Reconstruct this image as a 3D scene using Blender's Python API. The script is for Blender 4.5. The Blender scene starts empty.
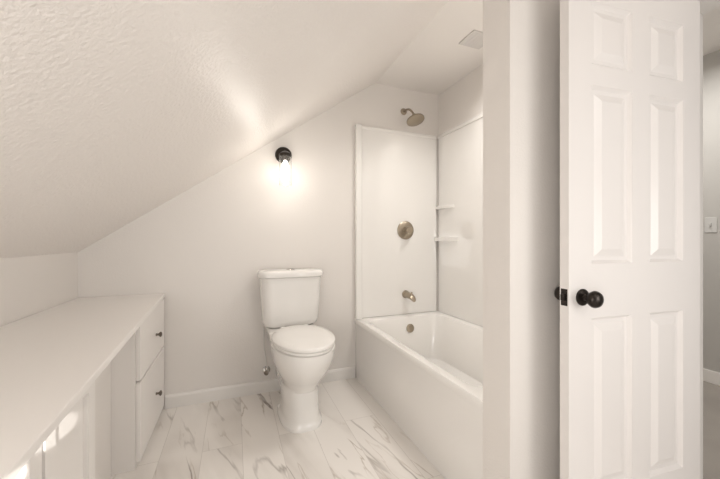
import bpy, bmesh, math
from mathutils import Vector, Matrix
C = bpy.context.scene.collection
D = 2.48; H = 1.13; CZ = 2.447

# ------------------------------------------------ materials
def mat(name, col, rough=0.5, metal=0.0, bump=0.0, bscale=80, coat=0.0, emis=None, es=0, var=0.0, trans=0.0, spec=0.5):
    m = bpy.data.materials.new(name); m.use_nodes = True
    nt = m.node_tree; b = nt.nodes['Principled BSDF']
    b.inputs['Base Color'].default_value = (*col, 1)
    b.inputs['Roughness'].default_value = rough
    b.inputs['Metallic'].default_value = metal
    b.inputs['Coat Weight'].default_value = coat
    b.inputs['Specular IOR Level'].default_value = spec
    if trans: b.inputs['Transmission Weight'].default_value = trans
    if emis:
        b.inputs['Emission Color'].default_value = (*emis, 1); b.inputs['Emission Strength'].default_value = es
    tc = nt.nodes.new('ShaderNodeTexCoord')
    n = nt.nodes.new('ShaderNodeTexNoise'); n.inputs['Scale'].default_value = bscale
    n.inputs['Detail'].default_value = 2
    nt.links.new(tc.outputs['Object'], n.inputs['Vector'])
    if bump:
        bp = nt.nodes.new('ShaderNodeBump'); bp.inputs['Strength'].default_value = bump
        bp.inputs['Distance'].default_value = 0.004
        nt.links.new(n.outputs['Fac'], bp.inputs['Height']); nt.links.new(bp.outputs['Normal'], b.inputs['Normal'])
    if var:
        n2 = nt.nodes.new('ShaderNodeTexNoise'); n2.inputs['Scale'].default_value = 2.5
        nt.links.new(tc.outputs['Object'], n2.inputs['Vector'])
        mx = nt.nodes.new('ShaderNodeMix'); mx.data_type = 'RGBA'
        mx.inputs[6].default_value = (*[c*(1-var) for c in col], 1); mx.inputs[7].default_value = (*col, 1)
        nt.links.new(n2.outputs['Fac'], mx.inputs[0]); nt.links.new(mx.outputs[2], b.inputs['Base Color'])
    return m

M_wall = mat('wall_paint', (.81, .77, .73), .5, bump=.2, bscale=110, var=.02)
M_slope = mat('textured_ceiling_paint', (.88, .835, .795), .34, bump=.75, bscale=88, var=.02)
M_ceil = mat('ceiling_paint', (.84, .80, .76), .5, bump=.4, bscale=110)
M_trim = mat('trim_paint', (.83, .80, .765), .3)
M_door = mat('door_paint', (.83, .795, .77), .3, bump=.05, bscale=40)
M_cab = mat('cabinet_paint', (.86, .825, .79), .35)
M_count = mat('counter_laminate', (.90, .865, .83), .3, var=.01)
M_porc = mat('porcelain', (.86, .835, .80), .08, coat=.5)
M_seat = mat('seat_plastic', (.87, .845, .81), .18)
M_acr = mat('acrylic_white', (.89, .865, .83), .06, coat=1.0)
M_nick = mat('brushed_nickel_warm', (.38, .325, .255), .30, metal=1)
M_brz = mat('dark_bronze', (.030, .024, .020), .28, metal=.7)
M_kn = mat('antique_nickel', (.22, .19, .16), .3, metal=1)
M_chrome = mat('chrome', (.6, .58, .55), .15, metal=1)
M_hose = mat('braided_hose', (.70, .68, .65), .5, metal=.0, bump=.5, bscale=400)
M_glass = mat('clear_glass', (1, 1, 1), .03, trans=1.0)
M_bulb = mat('bulb_glow', (1, .9, .75), .4, emis=(1, .94, .84), es=11)
M_hall = mat('hall_wall_paint', (.50, .48, .45), .6, bump=.2)
M_plast = mat('switch_plastic', (.60, .585, .56), .35)
M_carpet = mat('carpet_beige', (.44, .40, .36), .95, bump=1, bscale=220, var=.3)
M_vent = mat('vent_grey', (.68, .65, .62), .8)

def floor_mat():
    m = bpy.data.materials.new('marble_tile'); m.use_nodes = True
    nt = m.node_tree; b = nt.nodes['Principled BSDF']; L = nt.links.new; N = nt.nodes.new
    tc = N('ShaderNodeTexCoord')
    mp = N('ShaderNodeMapping'); mp.inputs['Rotation'].default_value = (0, 0, math.radians(90)); mp.inputs['Location'].default_value = (.1, .16, 0)
    L(tc.outputs['Object'], mp.inputs['Vector'])
    br = N('ShaderNodeTexBrick'); br.inputs['Scale'].default_value = 1
    br.inputs['Brick Width'].default_value = 1.2; br.inputs['Row Height'].default_value = .20
    br.inputs['Mortar Size'].default_value = .0013; br.inputs['Mortar Smooth'].default_value = .3
    br.inputs['Color1'].default_value = (0, 0, 0, 1); br.inputs['Color2'].default_value = (1, 1, 1, 1)
    L(mp.outputs[0], br.inputs['Vector'])
    sc = N('ShaderNodeVectorMath'); sc.operation = 'SCALE'; sc.inputs[0].default_value = (7, 13, 29)
    L(br.outputs['Color'], sc.inputs['Scale'])
    ad = N('ShaderNodeVectorMath'); ad.operation = 'ADD'
    L(tc.outputs['Object'], ad.inputs[0]); L(sc.outputs[0], ad.inputs[1])
    base = N('ShaderNodeRGB'); base.outputs[0].default_value = (.85, .81, .765, 1)
    cur = base.outputs[0]
    for (s, rot, w, vc, amt, seed, dist, lo) in [(.9, 15, .10, (.60, .555, .51), .6, 0, .2, .42), (1.1, 15, .013, (.22, .18, .15), .85, 0, .16, .43), (1.7, 11, .011, (.42, .35, .28), .75, 5, .18, .45)]:
        m2 = N('ShaderNodeMapping'); m2.vector_type = 'TEXTURE'; m2.inputs['Rotation'].default_value = (0, 0, math.radians(rot))
        m2.inputs['Scale'].default_value = (.36, 2.2, 1); m2.inputs['Location'].default_value = (seed, seed*2, seed)
        L(ad.outputs[0], m2.inputs['Vector'])
        n = N('ShaderNodeTexNoise'); n.inputs['Scale'].default_value = s; n.inputs['Detail'].default_value = 5
        n.inputs['Roughness'].default_value = .5; n.inputs['Distortion'].default_value = dist
        L(m2.outputs[0], n.inputs['Vector'])
        su = N('ShaderNodeMath'); su.operation = 'SUBTRACT'; su.inputs[1].default_value = .5; L(n.outputs['Fac'], su.inputs[0])
        ab = N('ShaderNodeMath'); ab.operation = 'ABSOLUTE'; L(su.outputs[0], ab.inputs[0])
        mr = N('ShaderNodeMapRange'); mr.inputs['From Min'].default_value = 0; mr.inputs['From Max'].default_value = w
        mr.inputs['To Min'].default_value = amt; mr.inputs['To Max'].default_value = 0; L(ab.outputs[0], mr.inputs['Value'])
        n3 = N('ShaderNodeTexNoise'); n3.inputs['Scale'].default_value = 2.0; L(ad.outputs[0], n3.inputs['Vector'])
        mr2 = N('ShaderNodeMapRange'); mr2.inputs['From Min'].default_value = lo; mr2.inputs['From Max'].default_value = lo+.16; L(n3.outputs['Fac'], mr2.inputs['Value'])
        mu = N('ShaderNodeMath'); mu.operation = 'MULTIPLY'; L(mr.outputs[0], mu.inputs[0]); L(mr2.outputs[0], mu.inputs[1])
        mx = N('ShaderNodeMix'); mx.data_type = 'RGBA'; L(mu.outputs[0], mx.inputs[0]); L(cur, mx.inputs[6]); mx.inputs[7].default_value = (*vc, 1)
        cur = mx.outputs[2]
    mx = N('ShaderNodeMix'); mx.data_type = 'RGBA'; L(br.outputs['Fac'], mx.inputs[0]); L(cur, mx.inputs[6]); mx.inputs[7].default_value = (.62, .58, .54, 1)
    L(mx.outputs[2], b.inputs['Base Color']); b.inputs['Roughness'].default_value = .14
    return m
M_floor = floor_mat()

# ------------------------------------------------ helpers
def new_obj(name, bm, m, smooth=False, parent=None, bevel=0, seg=2, loc=None):
    bmesh.ops.recalc_face_normals(bm, faces=bm.faces)
    me = bpy.data.meshes.new(name); bm.to_mesh(me); bm.free()
    me.materials.append(m)
    if smooth:
        for p in me.polygons: p.use_smooth = True
    o = bpy.data.objects.new(name, me); C.objects.link(o)
    if bevel:
        md = o.modifiers.new('bev', 'BEVEL'); md.width = bevel; md.segments = seg; md.limit_method = 'ANGLE'; md.angle_limit = math.radians(40)
    if smooth:
        try: me.set_sharp_from_angle(angle=math.radians(40))
        except Exception: pass
    if parent: o.parent = parent
    if loc: o.location = loc
    return o
def add_box(bm, x0, x1, y0, y1, z0, z1):
    v = [bm.verts.new(p) for p in [(x0,y0,z0),(x1,y0,z0),(x1,y1,z0),(x0,y1,z0),(x0,y0,z1),(x1,y0,z1),(x1,y1,z1),(x0,y1,z1)]]
    for f in [(0,1,2,3),(4,5,6,7),(0,1,5,4),(1,2,6,5),(2,3,7,6),(3,0,4,7)]: bm.faces.new([v[i] for i in f])
def box(name, x0, x1, y0, y1, z0, z1, m, bevel=0, parent=None, seg=2):
    bm = bmesh.new(); add_box(bm, x0, x1, y0, y1, z0, z1)
    return new_obj(name, bm, m, parent=parent, bevel=bevel, seg=seg)
def prism_bm(bm, pts, axis, a0, a1):
    def P(p, a):
        return {'x': (a, p[0], p[1]), 'y': (p[0], a, p[1]), 'z': (p[0], p[1], a)}[axis]
    A = [bm.verts.new(P(p, a0)) for p in pts]; B = [bm.verts.new(P(p, a1)) for p in pts]
    bm.faces.new(A); bm.faces.new(B[::-1])
    n = len(pts)
    for i in range(n): bm.faces.new([A[i], A[(i+1) % n], B[(i+1) % n], B[i]])
def prism(name, pts, axis, a0, a1, m, bevel=0, parent=None):
    bm = bmesh.new(); prism_bm(bm, pts, axis, a0, a1)
    return new_obj(name, bm, m, bevel=bevel, parent=parent)
def loft(bm, rings, cap0=True, cap1=True):
    R = [[bm.verts.new(p) for p in r] for r in rings]
    n = len(R[0])
    for a, b in zip(R, R[1:]):
        for i in range(n): bm.faces.new([a[i], a[(i+1) % n], b[(i+1) % n], b[i]])
    if cap0: bm.faces.new(R[0][::-1])
    if cap1: bm.faces.new(R[-1])
def lathe(name, prof, origin, axis, m, parent=None, n=32, bevel=0):
    ax = Vector(axis).normalized(); q = ax.to_track_quat('Z', 'Y'); o = Vector(origin)
    bm = bmesh.new(); rings = []
    for r, h in prof:
        rings.append([o + q @ Vector((max(r, 1e-4)*math.cos(2*math.pi*i/n), max(r, 1e-4)*math.sin(2*math.pi*i/n), h)) for i in range(n)])
    loft(bm, rings)
    return new_obj(name, bm, m, smooth=True, parent=parent)
def tube(name, pts, r, m, parent=None):
    cu = bpy.data.curves.new(name, 'CURVE'); cu.dimensions = '3D'; cu.bevel_depth = r; cu.bevel_resolution = 5; cu.use_fill_caps = True
    s = cu.splines.new('BEZIER'); s.bezier_points.add(len(pts)-1)
    for bp, p in zip(s.bezier_points, pts):
        bp.co = p; bp.handle_left_type = bp.handle_right_type = 'AUTO'
    o = bpy.data.objects.new(name, cu); C.objects.link(o)
    dg = bpy.context.evaluated_depsgraph_get(); me = bpy.data.meshes.new_from_object(o.evaluated_get(dg))
    bpy.data.objects.remove(o); me.materials.clear(); me.materials.append(m)
    for p in me.polygons: p.use_smooth = True
    o = bpy.data.objects.new(name, me); C.objects.link(o)
    if parent: o.parent = parent
    return o
def rrect(x0, x1, y0, y1, r, z, k=6):
    pts = []
    for cx, cy, a0 in [(x1-r, y1-r, 0), (x0+r, y1-r, 90), (x0+r, y0+r, 180), (x1-r, y0+r, 270)]:
        for i in range(k+1):
            a = math.radians(a0+90*i/k); pts.append((cx+r*math.cos(a), cy+r*math.sin(a), z))
    return pts
def empty(name, loc, label, cat):
    o = bpy.data.objects.new(name, None); o.location = loc; o.empty_display_size = .1; C.objects.link(o)
    o['label'] = label; o['category'] = cat
    return o
def adopt(par):
    bpy.context.view_layer.update()
    for c in par.children: c.matrix_parent_inverse = par.matrix_world.inverted()
def struct(o, label, cat):
    o['kind'] = 'structure'; o['label'] = label; o['category'] = cat; return o

sl = lambda x: 1.376+.698*(x+.434)
XS = -.434+(CZ-1.376)/.698
KX = -.90; RX = 1.735; BACK = -1.3
JY = .745

# ------------------------------------------------ shell
struct(box('floor', -1.0, 1.79, BACK, D+.1, -.06, 0, M_floor), 'white marble-look floor planks with brown-grey veins', 'floor')
struct(prism('wall_back', [(KX-.1, 0), (RX+.1, 0), (RX+.1, CZ), (XS, CZ), (KX-.1, sl(KX-.1))], 'y', D, D+.1, M_wall), 'warm white painted gable wall under the sloped ceiling', 'wall')
struct(box('wall_left', KX-.1, KX, BACK, D, 0, sl(KX), M_wall), 'low warm white knee wall below the sloped ceiling', 'wall')
struct(prism('ceiling_slope', [(KX-.1, sl(KX-.1)), (XS, CZ), (XS, CZ+.1), (KX-.1, sl(KX-.1)+.12)], 'y', BACK, D+.1, M_slope), 'sloped ceiling with orange-peel textured warm white paint', 'ceiling').name = 'ceiling.001'
struct(box('ceiling', XS, RX+.1, BACK, D+.1, CZ, CZ+.1, M_ceil), 'flat warm white textured ceiling', 'ceiling')
bm = bmesh.new(); add_box(bm, RX, RX+.115, JY+.016, D, 0, CZ); add_box(bm, RX, RX+.115, -.06, JY+.016, 2.10, CZ); add_box(bm, RX, RX+.115, BACK, -.076, 0, CZ)
struct(new_obj('wall_right', bm, M_wall), 'warm white painted wall with the doorway opening', 'wall')
PX = .92; PY0 = .88; PY1 = 1.015
struct(prism('wall_partition', [(PX, 0), (RX, 0), (RX, CZ), (XS, CZ), (PX, sl(PX))], 'y', PY0, PY1, M_wall), 'warm white partition wall at the end of the bathtub', 'wall')
def baseb(name, x0, x1, y, t, lab):
    o = prism(name, [(y, 0), (y-t, 0), (y-t, .075), (y-t*.6, .087), (y, .09)], 'x', x0, x1, M_trim)
    return struct(o, lab, 'baseboard')
baseb('baseboard_back', -.43, PX-.003, D, .014, 'white painted baseboard along the gable wall')
baseb('baseboard_partition', PX, RX-.02, PY0, .012, 'white painted baseboard on the partition wall')
bm = bmesh.new()
add_box(bm, RX-.002, RX+.117, JY, JY+.0155, 0, 2.0995); add_box(bm, RX-.002, RX+.117, -.0755, -.06, 0, 2.0995); add_box(bm, RX-.002, RX+.117, -.06, JY, 2.085, 2.0995)
for x0, x1 in [(RX-.018, RX-.0022), (RX+.1172, RX+.132)]:
    add_box(bm, x0, x1, JY+.005, JY+.07, 0, 2.17) ; add_box(bm, x0, x1, -.14, -.065, 0, 2.17); add_box(bm, x0, x1, -.065, JY+.005, 2.092, 2.17)
struct(new_obj('trim_1', bm, M_trim), 'white painted door jamb and casing around the doorway', 'door frame')

# hall beyond doorway
struct(box('floor_hall', RX+.055, 4.2, -1.3, 2.1, -.06, .0, M_carpet), 'beige carpet in the adjoining room', 'floor').name = 'floor.001'
struct(box('wall_hall', 3.5, 3.6, -1.3, 2.1, 0, 2.6, M_hall), 'grey painted wall of the adjoining room', 'wall')
struct(box('wall_hall_end', RX+.115, 3.5, 2.0, 2.1, 0, 2.6, M_hall), 'grey painted end wall of the adjoining room', 'wall')
struct(box('ceiling_hall', RX+.101, 3.6, -1.3, 2.1, 2.6, 2.7, M_ceil), 'flat ceiling of the adjoining room', 'ceiling').name = 'ceiling.002'
struct(box('baseboard_hall', 3.486, 3.5, -1.3, 2.0, 0, .10, M_trim, bevel=.004), 'white baseboard in the adjoining room', 'baseboard')
sw = empty('light_switch', (3.5, 1.36, 1.245), 'white plastic toggle light switch on the grey wall', 'light switch')
box('switch_plate', 3.494, 3.4995, 1.325, 1.395, 1.185, 1.305, M_plast, bevel=.002, parent=sw)
box('toggle', 3.480, 3.494, 1.354, 1.366, 1.235, 1.26, M_plast, bevel=.002, parent=sw); adopt(sw)

# ------------------------------------------------ door (6 panel)
def panel_door():
    W = .668; T = .035; HT = 2.08; z0 = .012
    xs = [0, .153*W, .444*W, .578*W, .852*W, W]
    zs = [z0, .24, .855, 1.045, 1.672, 1.745, 1.965, HT]
    bm = bmesh.new()
    def nested(x0, x1, za, zb, y, s):
        lv = [(0, 0), (.003, .004), (.011, .012), (.024, .012), (.050, .002)]
        rings = []
        for ins, dep in lv:
            yy = y + s*dep
            rings.append([bm.verts.new(p) for p in [(x0+ins, yy, za+ins), (x1-ins, yy, za+ins), (x1-ins, yy, zb-ins), (x0+ins, yy, zb-ins)]])
        for a, b in zip(rings, rings[1:]):
            for i in range(4): bm.faces.new([a[i], a[(i+1) % 4], b[(i+1) % 4], b[i]])
        bm.faces.new(rings[-1])
    for y, s in [(0, 1), (T, -1)]:
        for i in range(5):
            for j in range(7):
                if i in (1, 3) and j in (1, 3, 5): nested(xs[i], xs[i+1], zs[j], zs[j+1], y, s)
                else: bm.faces.new([bm.verts.new(p) for p in [(xs[i], y, zs[j]), (xs[i+1], y, zs[j]), (xs[i+1], y, zs[j+1]), (xs[i], y, zs[j+1])]])
    for q in [[(0,0,z0),(0,T,z0),(0,T,HT),(0,0,HT)], [(W,0,z0),(W,T,z0),(W,T,HT),(W,0,HT)], [(0,0,z0),(W,0,z0),(W,T,z0),(0,T,z0)], [(0,0,HT),(W,0,HT),(W,T,HT),(0,T,HT)]]:
        bm.faces.new([bm.verts.new(p) for p in q])
    bmesh.ops.remove_doubles(bm, verts=bm.verts, dist=1e-5)
    d = new_obj('door_1', bm, M_door)
    kx = .060; kz = .93
    kp = [(.029, 0), (.029, .003), (.025, .006), (.011, .009), (.009, .014), (.009, .022), (.015, .026), (.024, .033), (.0285, .042), (.0285, .048), (.024, .057), (.014, .062), (.001, .0635)]
    for y, ax in [(0, (0, -1, 0)), (T, (0, 1, 0))]:
        k = lathe('knob', kp, (kx, y, kz), ax, M_brz, parent=d); k['label'] = 'dark bronze round door knob'
    box('latch_plate', -.0015, .001, .005, .030, kz-.029, kz+.029, M_brz, parent=d, bevel=.0005)
    box('latch_bolt', -.012, 0, .011, .024, kz-.011, kz+.011, M_brz, parent=d, bevel=.003)
    near = Vector((1.063, .765, 0)); far = Vector((1.725, .703, 0)); v = far-near
    d.location = near; d.rotation_euler = (0, 0, math.atan2(v.y, v.x))
    return struct(d, 'white six-panel door standing open with dark bronze knob', 'door')
panel_door()

# ------------------------------------------------ built-in cabinet and counter
FX = -.434
ct = prism('countertop', [(KX+.002, .25), (-.300, .25), (-.432, D-.002), (KX+.002, D-.002)], 'z', .750, .772, M_count, bevel=.003)
ct['label'] = 'long warm white countertop over the built-in drawers'; ct['category'] = 'countertop'
u = empty('drawer_cabinet', (-.6, 2.17, 0), 'white built-in cabinet with two deep drawers and dark knobs', 'cabinet')
UY0 = 1.87
box('body', KX+.003, FX-.020, UY0, D-.003, 0, .749, M_cab, parent=u)
knp = [(.008, 0), (.006, .012), (.009, .016), (.015, .021), (.015, .027), (.009, .031), (.001, .032)]
for za, zb, kz in [(.43, .738, .565), (.03, .418, .215)]:
    dr = box('drawer', FX-.0195, FX, UY0+.012, D-.02, za, zb, M_cab, bevel=.003, parent=u)
    lathe('knob', knp, (FX, 2.22, kz), (1, 0, 0), M_kn, parent=dr, n=16)
adopt(u)
u2 = empty('door_cabinet', (-.6, .8, 0), 'white built-in cabinet with framed doors beneath the counter', 'cabinet')
box('body', KX+.003, FX-.020, .28, 1.339, 0, .749, M_cab, parent=u2)
def shaker(y0, y1, z0, z1, par, ky, kz):
    bm = bmesh.new(); w = .050
    x0, x1 = FX-.0195, FX
    add_box(bm, x0, x1, y0, y0+w, z0, z1); add_box(bm, x0, x1, y1-w, y1, z0, z1)
    add_box(bm, x0, x1, y0+w, y1-w, z0, z0+w); add_box(bm, x0, x1, y0+w, y1-w, z1-w, z1)
    add_box(bm, x0, x1-.015, y0+w, y1-w, z0+w, z1-w)
    d = new_obj('door', bm, M_cab, parent=par)
    lathe('knob', knp, (FX, ky, kz), (1, 0, 0), M_kn, parent=d, n=16)
shaker(1.02, 1.325, .05, .690, u2, 1.045, .22)
shaker(.70, 1.005, .05, .690, u2, .72, .22)
shaker(.30, .685, .05, .690, u2, .62, .22)
adopt(u2)
struct(box('wall_kneehole', KX, KX+.35, 1.342, 1.868, 0, .749, M_wall), 'recessed panel between the built-in cabinets', 'wall panel')

# ------------------------------------------------ toilet
TX = .388
def egg(cy, hl, hw, z, n=48, back=.8, e=2.2):
    pts = []
    for i in range(n):
        a = 2*math.pi*i/n; c, s = math.cos(a), math.sin(a)
        x = hw*math.copysign(abs(s)**(2/e), s)
        yy = math.copysign(abs(c)**(2/e), c)
        y = hl*yy if yy > 0 else hl*back*yy
        pts.append((TX+x, D-(cy+y), z))
    return pts
to = empty('toilet', (TX, D-.35, 0), 'white two-piece porcelain toilet with closed lid', 'toilet')
bm = bmesh.new()
loft(bm, [egg(.375, .226, .128, 0, e=2.8), egg(.375, .226, .128, .018, e=2.8), egg(.375, .218, .119, .030, e=2.7), egg(.375, .211, .112, .05, e=2.6), egg(.376, .207, .110, .12, e=2.5),
          egg(.378, .207, .110, .205, e=2.5), egg(.380, .201, .105, .218, e=2.4), egg(.388, .206, .109, .24), egg(.41, .230, .134, .29), egg(.44, .258, .160, .35), egg(.465, .275, .177, .41), egg(.475, .284, .185, .46), egg(.475, .284, .186, .492), egg(.475, .274, .177, .498)], )
new_obj('bowl', bm, M_porc, smooth=True, parent=to)
bm = bmesh.new()
loft(bm, [rrect(TX-.10, TX+.10, D-.34, D-.05, .04, .16), rrect(TX-.11, TX+.11, D-.34, D-.04, .04, .30), rrect(TX-.155, TX+.155, D-.32, D-.03, .04, .42), rrect(TX-.17, TX+.17, D-.28, D-.02, .04, .50), rrect(TX-.16, TX+.16, D-.27, D-.03, .04, .512)])
new_obj('tank_deck', bm, M_porc, smooth=True, parent=to)
dz = .016
bm = bmesh.new()
loft(bm, [egg(.49, .275, .172, .485+dz, e=2.0), egg(.49, .283, .180, .488+dz, e=2.0), egg(.49, .283, .181, .499+dz, e=2.0), egg(.49, .278, .176, .503+dz, e=2.0)])
new_obj('seat', bm, M_seat, smooth=True, parent=to)
bm = bmesh.new()
loft(bm, [egg(.49, .282, .180, .5045+dz, e=2.0), egg(.49, .289, .186, .508+dz, e=2.0), egg(.49, .289, .186, .520+dz, e=2.0), egg(.49, .282, .179, .528+dz, e=2.0), egg(.49, .23, .142, .535+dz, e=2.0), egg(.49, .1, .06, .540+dz, e=2.0)])
new_obj('seat_lid', bm, M_seat, smooth=True, parent=to)
for s in (-1, 1): lathe('lid_hinge', [(.016, 0), (.018, .01), (.014, .025), (.002, .028)], (TX+s*.08, D-.245, .510), (0, 0, 1), M_seat, parent=to, n=16)
bm = bmesh.new()
loft(bm, [rrect(TX-.168, TX+.168, D-.178, D-.03, .07, .512), rrect(TX-.190, TX+.190, D-.200, D-.022, .075, .530), rrect(TX-.198, TX+.198, D-.208, D-.020, .075, .56), rrect(TX-.208, TX+.208, D-.214, D-.018, .075, .70), rrect(TX-.216, TX+.216, D-.218, D-.015, .075, .862)])
new_obj('tank', bm, M_porc, smooth=True, parent=to)
bm = bmesh.new()
loft(bm, [rrect(TX-.220, TX+.220, D-.222, D-.012, .075, .862), rrect(TX-.230, TX+.230, D-.232, D-.006, .08, .870), rrect(TX-.231, TX+.231, D-.233, D-.006, .08, .888), rrect(TX-.227, TX+.227, D-.229, D-.008, .08, .902), rrect(TX-.212, TX+.212, D-.215, D-.016, .075, .912)])
new_obj('tank_lid', bm, M_porc, smooth=True, parent=to)
lathe('flush_button', [(.030, 0), (.030, .006), (.024, .009), (.001, .009)], (TX, D-.12, .912), (0, 0, 1), M_chrome, parent=to)
for s in (-1, 1): lathe('bolt_cap', [(.014, 0), (.013, .012), (.007, .018), (.001, .019)], (TX+s*.108, D-.30, .03), (s*.3, 0, 1), M_porc, parent=to, n=16)
adopt(to)
to.rotation_euler = (0, 0, math.radians(2.2)); to.location.y -= .006
VX = .222
sv = empty('supply_valve', (VX, D, .163), 'metal water supply valve with braided hose beside the toilet', 'valve')
lathe('escutcheon', [(.028, 0), (.026, .005), (.012, .008)], (VX, D-.0005, .163), (0, -1, 0), M_chrome, parent=sv, n=20)
tube('pipe', [(VX, D-.006, .163), (VX, D-.03, .163), (VX, D-.05, .163)], .008, M_chrome, parent=sv)
lathe('handle', [(.006, 0), (.007, .008), (.016, .012), (.017, .018), (.010, .021)], (VX, D-.045, .163), (-.5, -1, 0), M_kn, parent=sv, n=20)
lathe('valve_body', [(.010, 0), (.012, .01), (.011, .03), (.007, .045)], (VX, D-.042, .152), (0, 0, 1), M_chrome, parent=sv, n=16)
tube('hose', [(VX, D-.042, .195), (VX-.01, D-.03, .27), (VX-.02, D-.022, .37), (VX-.02, D-.022, .49)], .004, M_hose, parent=sv)
adopt(sv)

# ------------------------------------------------ bathtub
tb = empty('bathtub', (1.33, 1.75, 0), 'white acrylic alcove bathtub with a flat apron', 'bathtub')
bm = bmesh.new()
X0, X1, Y0, Y1 = PX, RX-.002, PY1+.002, D-.002
loft(bm, [rrect(X0+.006, X1, Y0, Y1, .004, 0), rrect(X0+.006, X1, Y0, Y1, .004, .43), rrect(X0+.001, X1, Y0, Y1, .004, .445), rrect(X0, X1, Y0, Y1, .004, .455), rrect(X0+.001, X1, Y0, Y1, .006, .470), rrect(X0+.008, X1, Y0, Y1, .01, .480),
          rrect(X0+.055, X1-.055, Y0+.09, Y1-.08, .10, .480), rrect(X0+.066, X1-.066, Y0+.10, Y1-.092, .10, .474), rrect(X0+.076, X1-.076, Y0+.112, Y1-.10, .10, .445),
          rrect(X0+.12, X1-.11, Y0+.2, Y1-.125, .11, .25), rrect(X0+.15, X1-.13, Y0+.3, Y1-.155, .12, .13), rrect(X0+.21, X1-.19, Y0+.38, Y1-.22, .10, .10)])
new_obj('tub_shell', bm, M_acr, smooth=True, parent=tb)
lathe('overflow_cover', [(.036, 0), (.036, .006), (.030, .011), (.012, .012), (.001, .012)], (1.375, D-.112, .385), (0, -1, .12), M_nick, parent=tb)
lathe('drain', [(.03, 0), (.03, .004), (.02, .006), (.001, .006)], (1.33, D-.33, .10), (0, 0, 1), M_nick, parent=tb)
adopt(tb)
sr = empty('shower_surround', (1.33, D, .48), 'glossy white acrylic shower wall surround above the tub', 'shower surround')
ST = 2.07; zb = .481
bm = bmesh.new()
add_box(bm, X0+.03, RX-.03, D-.014, D-.002, zb, ST-.02)
add_box(bm, X0, X0+.05, D-.042, D-.002, zb, ST)
add_box(bm, X0+.05, RX-.03, D-.018, D-.002, ST-.03, ST)
new_obj('end_panel', bm, M_acr, parent=sr, bevel=.008, seg=3)
bm = bmesh.new()
add_box(bm, RX-.014, RX-.002, Y0+.014, D-.016, zb, ST-.02)
add_box(bm, RX-.022, RX-.002, Y0+.014, D-.016, ST-.03, ST)
def qshelf(r, rz, z0, z1):
    pts = [(RX-.010, D-.016)] + [(RX-.010-r*math.cos(a*math.pi/16), D-.016-rz*math.sin(a*math.pi/16)) for a in range(9)]
    prism_bm(bm, pts, 'z', z0, z1)
qshelf(.045, .28, 1.115, 1.15)
qshelf(.030, .24, 1.40, 1.43)
new_obj('long_panel', bm, M_acr, parent=sr, bevel=.006, seg=3)
bm = bmesh.new()
add_box(bm, X0+.06, RX-.03, Y0, Y0+.012, zb, ST)
new_obj('end_panel', bm, M_acr, parent=sr, bevel=.005, seg=3)
adopt(sr)
sh = empty('shower_fixture', (1.40, D, 2.235), 'warm brushed nickel shower head on a short bent arm', 'shower head')
SX = 1.385
lathe('flange', [(.030, 0), (.028, .006), (.014, .012)], (SX-.01, D-.0005, 2.245), (0, -1, 0), M_nick, parent=sh)
tube('arm', [(SX-.01, D-.005, 2.245), (SX-.005, D-.07, 2.24), (SX, D-.12, 2.205), (SX+.005, D-.15, 2.165)], .0095, M_nick, parent=sh)
lathe('spray_head', [(.012, 0), (.018, .006), (.018, .022), (.022, .028), (.062, .046), (.074, .053), (.074, .064), (.068, .068), (.001, .068)], (SX+.005, D-.145, 2.172), (.08, -.35, -.93), M_nick, parent=sh)
adopt(sh)
vv = empty('shower_valve', (SX, D-.014, 1.21), 'warm brushed nickel round shower valve trim with lever', 'faucet')
lathe('escutcheon', [(.080, 0), (.080, .004), (.074, .009), (.045, .012), (.036, .014), (.034, .035), (.030, .040), (.001, .040)], (SX, D-.0145, 1.21), (0, -1, 0), M_nick, parent=vv)
lathe('valve_handle', [(.028, 0), (.030, .01), (.030, .035), (.026, .042), (.001, .042)], (SX, D-.054, 1.21), (0, -1, 0), M_nick, parent=vv)
tube('lever', [(SX, D-.085, 1.21), (SX-.03, D-.09, 1.17), (SX-.045, D-.09, 1.145)], .008, M_nick, parent=vv)
adopt(vv)
sp = empty('tub_spout', (SX, D-.014, .655), 'warm brushed nickel tub spout', 'faucet')
lathe('spout_flange', [(.034, 0), (.034, .006), (.028, .010)], (SX, D-.0145, .655), (0, -1, 0), M_nick, parent=sp)
bm = bmesh.new(); rings = []
for (yo, zc, r) in [(.0, .655, .026), (.04, .655, .027), (.09, .652, .027), (.12, .645, .026), (.135, .635, .022)]:
    rings.append([(SX+r*math.cos(a*math.pi/12), D-.016-yo-(0.012 if yo > .1 else 0)*(-math.sin(a*math.pi/12)), zc+r*math.sin(a*math.pi/12)) for a in range(24)])
loft(bm, rings); new_obj('spout', bm, M_nick, smooth=True, parent=sp)
lathe('diverter', [(.006, 0), (.005, .012), (.008, .016), (.007, .022)], (SX, D-.12, .667), (0, 0, 1), M_nick, parent=sp, n=16)
adopt(sp)
vf = empty('exhaust_fan', (1.47, 1.68, CZ), 'pale grey square exhaust fan grille on the ceiling', 'fan')
bm = bmesh.new(); add_box(bm, 1.40, 1.57, 1.62, 1.77, CZ-.008, CZ-.0005)
for i in range(6): add_box(bm, 1.412+i*.026, 1.426+i*.026, 1.635, 1.755, CZ-.0095, CZ-.007)
new_obj('grille', bm, M_vent, parent=vf); adopt(vf)

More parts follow.
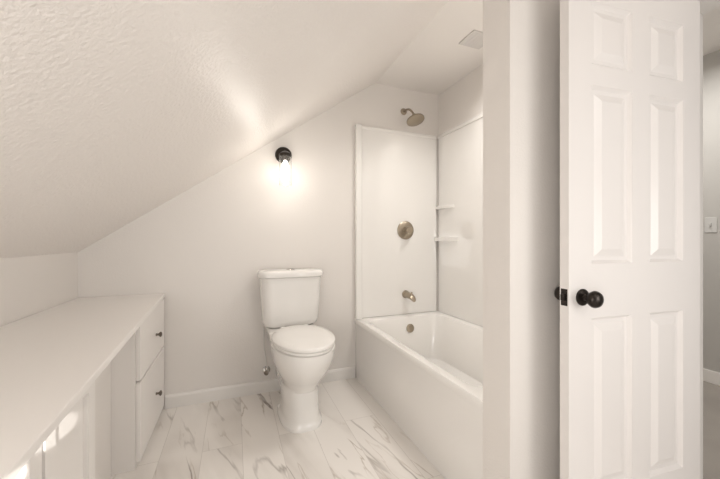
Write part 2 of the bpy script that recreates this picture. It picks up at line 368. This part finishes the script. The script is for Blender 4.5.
# ------------------------------------------------ sconce
SCX = .345; SCZ = 1.765
sc = empty('wall_sconce', (SCX, D, SCZ), 'dark bronze wall sconce with clear glass cylinder shade, lit', 'lamp')
lathe('backplate', [(.062, 0), (.062, .012), (.055, .020), (.02, .024)], (SCX, D-.0005, SCZ), (0, -1, 0), M_brz, parent=sc)
tube('arm', [(SCX, D-.015, SCZ), (SCX, D-.06, SCZ+.01), (SCX, D-.095, SCZ+.005), (SCX, D-.10, SCZ-.03)], .008, M_brz, parent=sc)
lathe('socket', [(.001, .035), (.020, .034), (.044, .018), (.046, 0), (.030, -.01), (.020, -.03), (.001, -.03)], (SCX, D-.10, SCZ-.03), (0, 0, 1), M_brz, parent=sc)
lathe('shade', [(.043, 0), (.043, -.21), (.041, -.21), (.041, -.002), (.043, -.001)], (SCX, D-.10, SCZ-.031), (0, 0, 1), M_glass, parent=sc)
lathe('bulb', [(.010, 0), (.016, -.015), (.026, -.04), (.028, -.115), (.020, -.15), (.002, -.16)], (SCX, D-.10, SCZ-.062), (0, 0, 1), M_bulb, parent=sc)
adopt(sc)

# ------------------------------------------------ lights
def light(name, kind, loc, e, col=(1, 1, 1), size=.1, sy=None, target=None, spec=1, spot=None, spread=None):
    l = bpy.data.lights.new(name, kind); l.energy = e; l.color = col; l.specular_factor = spec
    if kind == 'AREA':
        l.size = size
        if sy: l.shape = 'RECTANGLE'; l.size_y = sy
        if spread: l.spread = math.radians(spread)
    else: l.shadow_soft_size = size
    if spot: l.spot_size = math.radians(spot); l.spot_blend = .5
    o = bpy.data.objects.new(name, l); o.location = loc; C.objects.link(o)
    if target is not None: o.rotation_euler = (Vector(target)-Vector(loc)).to_track_quat('-Z', 'Y').to_euler()
    return o
light('sconce_light', 'POINT', (SCX+.02, D-.32, SCZ-.2), 2.0, (1, .945, .87), size=.09, spec=1)
light('upper_fill_light', 'AREA', (1.15, -1.0, 2.2), 3.5, (1, .975, .94), size=.45, target=(.7, 2.0, .3), spec=.15)  # added soft fill high behind the camera, no ceiling fixture there
light('right_fill_light', 'AREA', (1.60, -.55, 1.1), 10.5, (1, .978, .95), size=.7, target=(-.9, 1.3, 1.1), spec=.5)  # added fill from the right, lifts the slope, knee wall and counter
light('rear_fill_light', 'AREA', (-.55, -.35, .95), 11.5, (1, .978, .95), size=.7, target=(1.2, 1.7, .9), spec=.5)
light('alcove_fill_light', 'AREA', (1.38, 1.5, CZ-.01), 8.5, (1, .972, .94), size=.35, target=(1.38, 1.5, 0), spec=.7, spread=135)  # unseen lamp added to brighten the tub alcove, stands for no fixture
light('hall_fill_light', 'AREA', (2.7, 1.35, 2.5), 19, (1, .98, .95), size=.6, target=(2.7, 1.35, 0))  # unseen lamp put in to light the closed adjoining room
light('sun_beam', 'SPOT', (.15, -1.0, 1.2), 380, (1, .97, .92), size=.003, target=(FX, 1.06, .63), spot=1.9)
light('sun_beam', 'SPOT', (.15, -1.0, 1.2), 380, (1, .97, .92), size=.003, target=(FX, .84, .64), spot=1.8)
w = bpy.data.worlds.new('World'); bpy.context.scene.world = w; w.use_nodes = True
w.node_tree.nodes['Background'].inputs[0].default_value = (1, .978, .955, 1); w.node_tree.nodes['Background'].inputs[1].default_value = .6
bpy.context.scene.view_settings.view_transform = 'Standard'

cam = bpy.data.cameras.new('Camera'); cam.sensor_width = 36; cam.lens = 16.1; cam.clip_start = .02
co = bpy.data.objects.new('Camera', cam); C.objects.link(co); co.location = (0, 0, H)
co.rotation_euler = (math.radians(90), 0, math.radians(-21.3)); bpy.context.scene.camera = co
